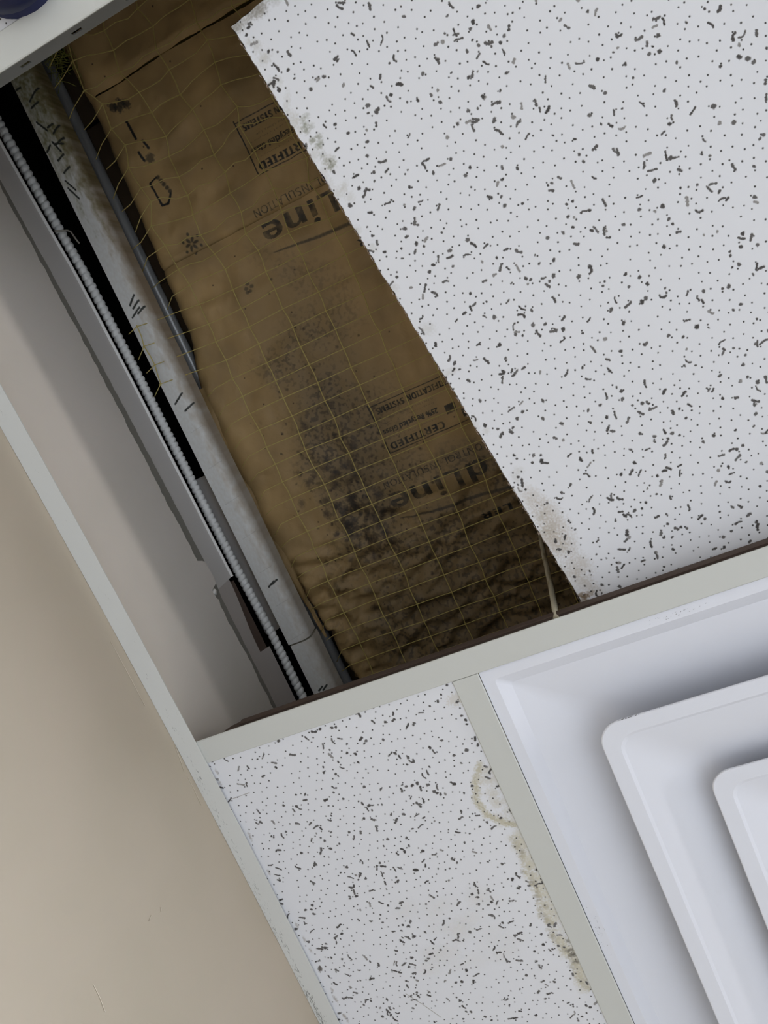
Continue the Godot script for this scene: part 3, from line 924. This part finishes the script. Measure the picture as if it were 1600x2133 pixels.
# ---------------------------------------------------------------- steel track and clips over the wall
const BACK_TOP := 0.8065
const CABLE := [Vector2(0.62, -0.520), Vector2(0.495, -0.5117), Vector2(0.374, -0.5043), Vector2(0.294, -0.4985), Vector2(0.134, -0.4945), Vector2(-0.056, -0.4925), Vector2(-0.17, -0.491), Vector2(-0.29, -0.4868), Vector2(-0.396, -0.4872), Vector2(-0.6, -0.487)]

func lip_h(z: float) -> float:        # the track runs slightly out of level
	var zn := z / 0.875
	return (wall_x(z) - 0.0075) / (polyline(CABLE, zn) - 0.0105)

func build_wall_head() -> void:
	var steel := mat(rgb(218, 214, 208), 0.6)
	var tr := thing("metal_track", P(-0.436, 0.79, 0.1), "grey steel stud track along the wall top behind the bare board", "metal track")
	var st := tool()
	var z1 := -0.158
	grid(st, 120, 4, func(u: float, v: float) -> Vector3:
		var z := lerpf(z1, 0.75, u)
		return P(wall_x(z) - 0.0105 + 0.0006 * noise.get_noise_2d(z * 300.0, v * 60.0), lerpf(0.77, lip_h(z), v), z), func(q: Vector3, u: float, v: float) -> Vector2: return Vector2(q.z, q.y))
	obj("face", st, steel, tr)
	st = tool()
	for i in 60:
		var za := lerpf(z1, 0.75, i / 60.0)
		var zb := lerpf(z1, 0.75, (i + 1) / 60.0)
		var ha := lip_h(za)
		var hb := lip_h(zb)
		st.set_smooth_group(-1)
		var pa := [P(wall_x(za) - 0.0105, ha - 0.0012, za), P(wall_x(za) - 0.0075, ha - 0.0006, za), P(wall_x(za) - 0.0075, ha + 0.0006, za), P(wall_x(za) - 0.022, ha + 0.0006, za)]
		var pb := [P(wall_x(zb) - 0.0105, hb - 0.0012, zb), P(wall_x(zb) - 0.0075, hb - 0.0006, zb), P(wall_x(zb) - 0.0075, hb + 0.0006, zb), P(wall_x(zb) - 0.022, hb + 0.0006, zb)]
		for k in 3:
			quad(st, pa[k], pa[k + 1], pb[k + 1], pb[k])
	obj("lip", st, mat(rgb(240, 237, 230), 0.5), tr, "brighter folded lip")
	# lower run of track with a gap and the timber behind it
	tr = thing("metal_track", P(-0.436, 0.79, -0.35), "duller run of steel track past the gap near the long tee", "metal track")
	st = tool()
	grid(st, 90, 3, func(u: float, v: float) -> Vector3:
		var z := lerpf(-0.70, -0.158, u)
		var hh := lerpf(0.8535, 0.8415, smoothstep(-0.16, -0.25, z))
		if z < -0.262: hh = 0.872
		return P(wall_x(z) - 0.0107, lerpf(0.77, hh, v), z), func(q: Vector3, u: float, v: float) -> Vector2: return Vector2(q.z, q.y))
	grid(st, 20, 1, func(u: float, v: float) -> Vector3:
		var z := lerpf(-0.262, -0.158, u)
		return P(wall_x(z) - 0.0107 - 0.002 * v, lerpf(0.8535, 0.8415, smoothstep(-0.16, -0.25, z)), z), func(q: Vector3, u: float, v: float) -> Vector2: return Vector2(q.z, q.y), 1)
	obj("face", st, mat(rgb(196, 188, 180), 0.7), tr)
	thing("timber_block", P(-0.447, 0.84, -0.21), "dark brown timber block behind the end of the steel track", "timber")
	st = tool()
	box(st, P(-0.475, 0.80, -0.272), P(-0.4415, 0.876, -0.166))
	tag(obj("timber_block", st, mat(rgb(96, 78, 66), 0.85)), "dark brown timber block behind the end of the steel track", "timber")
	get_node("timber_block").free()
	get_node("timber_block_001").name = "timber_block"

func build_beam_and_pipes() -> void:
	var bt := beam_map()
	var bm := mat(Color(0.97, 0.97, 0.96), 0.6, 0, bt)
	var uvb := func(q: Vector3) -> Vector2: return Vector2((q.x - BEAM.position.x) / BEAM.size.x, (q.z - BEAM.position.y) / BEAM.size.y)
	for part in [[-0.2805, 0.72, 0.0, "long white painted beam with tally marks and brown stained edge above the cable"], [-0.72, -0.2825, 0.0016, "short end of white beam past the dark joint near the long tee"]]:
		var b := thing("beam", P(-0.40, 0.89, (part[0] + part[1]) / 2), part[3], "beam", "white beams beside the insulation")
		var st := tool()
		var prof := [Vector2(-0.4187, 0.925), Vector2(-0.4187, 0.8905), Vector2(-0.4183, 0.89)]
		for k in 8:
			prof.append(Vector2(lerpf(-0.413, -0.4015, k / 7.0), 0.89))
		for k in range(1, 9):
			var a := k / 8.0 * PI / 2
			prof.append(Vector2(-0.4015 + 0.0135 * sin(a), 0.9035 - 0.0135 * cos(a)))
		prof.append(Vector2(-0.388, 0.925))
		var n: int = prof.size()
		var steps := 100
		for s in steps:
			var za := lerpf(part[0], part[1], float(s) / steps)
			var zb := lerpf(part[0], part[1], float(s + 1) / steps)
			for k in n:
				var p: Vector2 = prof[k]
				var q: Vector2 = prof[(k + 1) % n]
				st.set_smooth_group(0 if k > 1 and k < n - 2 else -1)
				var v := []
				for e in [[p, za], [q, za], [q, zb], [p, zb]]:
					var sway := 0.0016 * noise.get_noise_2d(e[1] * 160.0, 70.0) * smoothstep(-0.41, -0.39, e[0].x)
					v.append(P(e[0].x + sway + part[2], e[0].y, e[1]))
				quad(st, v[0], v[1], v[2], v[3], uvb.call(v[0]), uvb.call(v[1]), uvb.call(v[2]), uvb.call(v[3]))
		for z in [part[0], part[1]]:
			for k in range(1, n - 1):
				tri(st, P(prof[0].x + part[2], prof[0].y, z), P(prof[k].x + part[2], prof[k].y, z), P(prof[k + 1].x + part[2], prof[k + 1].y, z))
		obj("beam_body", st, bm, b)
	# flexible conduit: a helix of rounded ribs
	var c := thing("flexible_conduit", P(-0.44, 0.88, 0.0), "ribbed white flexible conduit running along the top of the wall", "conduit")
	var st := tool()
	st.set_smooth_group(0)
	var sides := 14
	var per := 10
	var z := 0.62
	var rings := []
	var s := 0.0
	while z > -0.62:
		var h := 0.889
		var pitch := polyline([Vector2(0.3, 0.0078), Vector2(0.0, 0.0068), Vector2(-0.15, 0.0070), Vector2(-0.35, 0.0084)], z)
		var x := polyline(CABLE, z / h) * h
		var ring := []
		for k in sides:
			var a := TAU * k / sides
			var ph := fposmod(s / TAU + a / TAU * 1.0, 1.0)
			var r := 0.0034 + 0.0028 * pow(sin(PI * ph), 0.4)
			ring.append(P(x + cos(a) * r, h + sin(a) * r, z))
		rings.append(ring)
		z -= pitch / per
		s += TAU / per
	for i in rings.size() - 1:
		for k in sides:
			var k2 := (k + 1) % sides
			quad(st, rings[i][k], rings[i + 1][k], rings[i + 1][k2], rings[i][k2])
	obj("ribbed_sheath", st, mat(rgb(238, 237, 231), 0.5), c)
	# tie wire round it
	c = thing("tie_wire", P(-0.437, 0.87, 0.305), "bent wire tie looped over the white flexible conduit", "wire")
	st = tool()
	tube(st, [P(-0.4415, 0.8655, 0.311), P(-0.436, 0.872, 0.3095), P(-0.4305, 0.8735, 0.3075), P(-0.4275, 0.874, 0.3045), P(-0.4265, 0.8745, 0.298), P(-0.4255, 0.875, 0.2915), P(-0.4258, 0.877, 0.2895)], 0.0011, 8)
	obj("wire", st, mat(rgb(150, 144, 132), 0.5, 0.4), c)
	# grey sleeve between conduit and beam
	c = thing("pipe_sleeve", P(-0.456, 0.95, -0.15), "grey pipe section lying between flexible conduit and white beam", "pipe")
	st = tool()
	tube(st, [P(-0.4560, 0.945, -0.028), P(-0.4560, 0.945, -0.15), P(-0.4560, 0.945, -0.268)], 0.0115, 20)
	obj("sleeve", st, mat(rgb(226, 222, 216), 0.6), c)
	# rigid steel conduit beside the batt
	c = thing("steel_conduit", P(-0.412, 1.0, 0.1), "round grey steel conduit between the white beam and the brown insulation", "conduit")
	st = tool()
	var pts := []
	for k in 40:
		var zz := lerpf(0.72, -0.72, k / 39.0)
		pts.append(P(-0.4128 + 0.0060 * clampf(-zz - 0.05, 0, 1), 1.0, zz))
	tube(st, pts, 0.0082, 20)
	obj("tube", st, mat(rgb(186, 188, 186), 0.32, 0.35), c)

# ---------------------------------------------------------------- insulation
const EDGE := [Vector2(0.8, -0.372), Vector2(0.48, -0.374), Vector2(0.16, -0.3915), Vector2(0.09, -0.409), Vector2(0.022, -0.4175), Vector2(-0.036, -0.417), Vector2(-0.15, -0.4157), Vector2(-0.257, -0.4005), Vector2(-0.39, -0.387), Vector2(-0.8, -0.38)]

func batt(called_label: String, z0: float, z1: float, lift: float, paper: Material, fibre: Material, sd: int) -> Node3D:
	var b := thing("insulation_batt", P(-0.1, 0.97, (z0 + z1) / 2), called_label, "insulation", "kraft faced insulation batts")
	var wrk := FastNoiseLite.new()
	wrk.seed = sd; wrk.frequency = 7.0; wrk.fractal_octaves = 3
	wrk.domain_warp_enabled = true; wrk.domain_warp_amplitude = 0.06; wrk.domain_warp_frequency = 5.0
	var x1 := 0.34
	var f := func(u: float, v: float) -> Vector3:
		var z := lerpf(z0, z1, v)
		var xe := polyline(EDGE, z)
		var x := lerpf(xe, x1, u)
		var into := x - xe
		var endz := z - z0
		var h := 0.968 + lift
		h += 0.006 * wrk.get_noise_2d(x * 0.9, z * 2.2) + 0.0035 * wrk.get_noise_2d(x * 4.0 + 9.0, z * 2.0)
		var low := smoothstep(-0.12, -0.24, z)
		h += low * (0.030 * absf(wrk.get_noise_2d(x * 1.3 + z * 1.6, z * 2.6 - x * 0.8)) - 0.007)
		# the side rolls up by the beam, the ends tuck up into the seams
		if into < 0.024:
			h += (0.024 - sqrt(maxf(0.0, 0.024 * 0.024 - pow(0.024 - into, 2.0)))) * (0.75 if z < 0.12 else 1.0)
		if endz < 0.008:
			h += 0.008 - sqrt(maxf(0.0, 0.008 * 0.008 - pow(0.008 - endz, 2.0)))
		return P(x, maxf(h, 0.9568 + minf(lift, 0.0) * 1.4), z)
	var st := tool()
	grid(st, 150, int((z1 - z0) / 0.005), f, func(q: Vector3, _u: float, _v: float) -> Vector2:
		return Vector2((q.x - PAPER.position.x) / PAPER.size.x, (q.z - PAPER.position.y) / PAPER.size.y))
	obj("kraft_facing", st, paper, b)
	st = tool()
	box(st, P(-0.360, 1.0 + lift, z0 + 0.012), P(x1, 1.085 + lift, z1 - 0.012))
	obj("fibre_fill", st, fibre, b)
	var shade := mat(rgb(88, 70, 50), 0.9)  # kraft side with the shade behind the beam put into its colour
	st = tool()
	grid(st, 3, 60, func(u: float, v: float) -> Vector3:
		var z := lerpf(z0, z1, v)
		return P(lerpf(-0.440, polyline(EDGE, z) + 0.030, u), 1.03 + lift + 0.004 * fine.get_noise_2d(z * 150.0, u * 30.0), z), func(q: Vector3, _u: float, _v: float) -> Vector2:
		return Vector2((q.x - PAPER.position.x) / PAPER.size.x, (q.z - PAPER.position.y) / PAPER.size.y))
	obj("shaded_paper_side", st, shade, b)
	return b

func build_batts() -> void:
	var maps := paper_maps()
	var paper := mat(Color(1, 1, 1), 0.62, 0, maps[0], maps[1], 0.12)
	var fibre := mat(rgb(170, 150, 70), 0.95)
	var b := batt("large kraft insulation batt spotted with black mould and printed lettering beside the long tee", -0.60, 0.2395, 0.0, paper, fibre, 4)
	var st := tool()
	grid(st, 4, 120, func(u: float, v: float) -> Vector3:
		var z := lerpf(-0.31, 0.08, v)
		var xe := polyline(EDGE, z)
		return P(xe + lerpf(0.001, lerpf(0.003, 0.0165, smoothstep(-0.31, -0.2, z)), u) + 0.001 * fine.get_noise_2d(z * 200.0, 5.0), 0.959 + 0.004 * sin(z * 60.0) * u + 0.003 * fine.get_noise_2d(z * 90.0, u * 20.0), z),
		func(q: Vector3, _u: float, _v: float) -> Vector2: return Vector2((q.x - PAPER.position.x) / PAPER.size.x, (q.z - PAPER.position.y) / PAPER.size.y))
	obj("stapling_flange", st, paper, b, "loose folded paper flange along the beam")
	batt("middle insulation batt with small printed signs between the other two batts", 0.2396, 0.4601, -0.003, paper, fibre, 14)
	batt("overlapping end of insulation batt in the dark corner by the slotted tee", 0.4602, 0.527, -0.014, paper, fibre, 24)

# ---------------------------------------------------------------- netting under the batts
func knot(i: int, k: int) -> Vector3:
	var x := -0.195 + 0.0508 * i
	var z := -0.0022 + 0.0254 * k
	var far := smoothstep(0.12, 0.3, z)
	var j := Vector2(fine.get_noise_2d(i * 31.0, k * 17.0), fine.get_noise_2d(i * 13.0 + 90.0, k * 29.0))
	x += j.x * (0.003 + 0.010 * far)
	z += j.y * (0.002 + 0.008 * far) - far * 0.006 * sin(x * 40.0)
	var h := 0.950 - 0.012 * smoothstep(0.40, 0.47, z) - 0.003 * absf(j.x) - 0.012 * far * (0.5 + 0.5 * sin(x * 22.0 + z * 31.0))
	if i <= -4:       # the free edge has dropped under the beam
		var drop := smoothstep(-0.33, -0.42, x)
		h -= 0.082 * drop
		x -= 0.014 * drop
	return P(x, h, z)

func build_net() -> void:
	var yarn := mat(rgb(204, 184, 108), 0.5)
	var n := thing("netting", P(-0.1, 0.952, 0.0), "yellow plastic netting strung under the brown insulation", "netting")
	var st: SurfaceTool
	for i in range(-4, 7):
		st = tool()
		var run := []
		var k0 := -20 if i > -4 else 4
		var k1 := 30 if i > -4 else 8
		for k in range(k0, k1):
			var a := knot(i, k)
			run.append(a)
			star(st, a)
			if k < k1 - 1:
				run.append(a.lerp(knot(i, k + 1), 0.5) + Vector3(0.0007 * sin(k * 2.1 + i), 0.001, 0))
		tube(st, run, 0.00072, 5)
		obj("strand", st, yarn, n)
	for k in range(-20, 30):
		st = tool()
		var run := []
		var i0 := -4 if k > 3 and k < 8 else -3
		for i in range(i0, 7):
			var a := knot(i, k)
			run.append(a)
			if i < 6:
				var b := knot(i + 1, k)
				var sag := 0.003 * smoothstep(0.1, 0.3, a.z - 0.0)
				run.append(a.lerp(b, 0.33) + Vector3(0, 0.0012, sag * sin(k * 1.7)))
				run.append(a.lerp(b, 0.66) + Vector3(0, 0.0012, -sag * sin(k * 2.3)))
		# loose tails at the wall side
		var e: Vector3 = run[0]
		if k <= 3 or (k >= 8 and k <= 10): run.push_front(e + Vector3(-0.03, 0.003, -0.002))
		if k > 10: run.push_front(e + Vector3(-0.02, -0.004, -0.012))
		e = run[0]
		run.push_front(e + Vector3(-0.014, -0.002, -0.008 + 0.005 * sin(k * 3.0)))
		tube(st, run, 0.00058, 5)
		obj("strand", st, yarn, n)

func star(st: SurfaceTool, c: Vector3) -> void:
	st.set_smooth_group(-1)
	var p := [c + Vector3(0.0032, 0, 0), c + Vector3(0, 0, 0.0026), c + Vector3(-0.0032, 0, 0), c + Vector3(0, 0, -0.0026)]
	for k in 4:
		var m: Vector3 = (p[k] + p[(k + 1) % 4]) * 0.5
		m = c.lerp(m, 0.55)
		for y in [0.0008, -0.0008]:
			tri(st, c + Vector3(0, y, 0), p[k], m)
			tri(st, c + Vector3(0, y, 0), m, p[(k + 1) % 4])

func build_small() -> void:
	# hanger rod standing on the long tee
	var r := thing("hanger_rod", P(-0.05, 0.62, -0.2535), "worn cream hanger rod rising from the long tee beside the loose tile", "rod")
	var st := tool()
	var pts := []
	for k in 24:
		var t := k / 23.0
		pts.append(P(-0.05 + 0.0006 * sin(t * 9.0), lerpf(0.612, 1.02, t), -0.2535 + 0.0005 * sin(t * 7.0 + 1.0)))
	tube(st, pts, 0.0029, 12)
	var rt := NoiseTexture2D.new()
	rt.width = 64; rt.height = 512
	var rn := FastNoiseLite.new()
	rn.seed = 6; rn.frequency = 0.03; rn.fractal_octaves = 4
	rt.noise = rn
	var g := Gradient.new()
	g.offsets = PackedFloat32Array([0.0, 0.35, 0.5, 1.0])
	g.colors = PackedColorArray([rgb(120, 98, 66), rgb(176, 166, 138), rgb(198, 190, 166), rgb(212, 206, 184)])
	rt.color_ramp = g
	var m := mat(Color(1, 1, 1), 0.7, 0, rt)
	m.uv1_scale = Vector3(1, 0.02, 1)
	obj("rod", st, m, r)
	# dark blue dome in the far corner
	var d := thing("ceiling_dome", P(-0.23, CEIL, 0.397), "dark blue rounded dome at the far ceiling corner beyond the slotted tee", "dome")
	st = tool()
	st.set_smooth_group(0)
	var c := P(-0.2307, 0.575, 0.3965)
	var rr := 0.047
	grid(st, 40, 14, func(u: float, v: float) -> Vector3:
		var a := u * TAU
		var e := v * PI / 2
		return c + Vector3(cos(a) * rr * cos(e), -0.028 * sin(e) + 0.0, sin(a) * rr * cos(e)), func(q: Vector3, u: float, v: float) -> Vector2: return Vector2(u, v))
	obj("shell", st, mat(rgb(12, 22, 62), 0.4), d)
	st = tool()
	tube(st, [c + Vector3(0, -0.001, 0), c + Vector3(0, 0.012, 0)], rr - 0.001, 32)
	obj("base", st, mat(rgb(16, 28, 74), 0.5), d)
	# a tuft of loose yellow fibre hanging by the slotted tee
	st = tool()
	o = P(-0.372, 0.93, 0.49)
	rng.seed = 91
	for k in 50:
		var a := P(-0.372 + rng.randfn(0, 0.010), 0.945 + rng.randfn(0, 0.006), 0.505 + rng.randfn(0, 0.012))
		var dd := Vector3(rng.randfn(0, 1), rng.randfn(0, 0.5), rng.randfn(0, 1)).normalized() * 0.012
		tube(st, [a - dd, a + Vector3(0.002, 0.001, 0), a + dd], 0.0004, 4)
	var tuft := obj("fibre_tuft", st, mat(rgb(150, 150, 70), 0.9))
	tag(tuft, "tuft of loose yellow green glass fibre by the slotted tee", "insulation", "", "stuff")
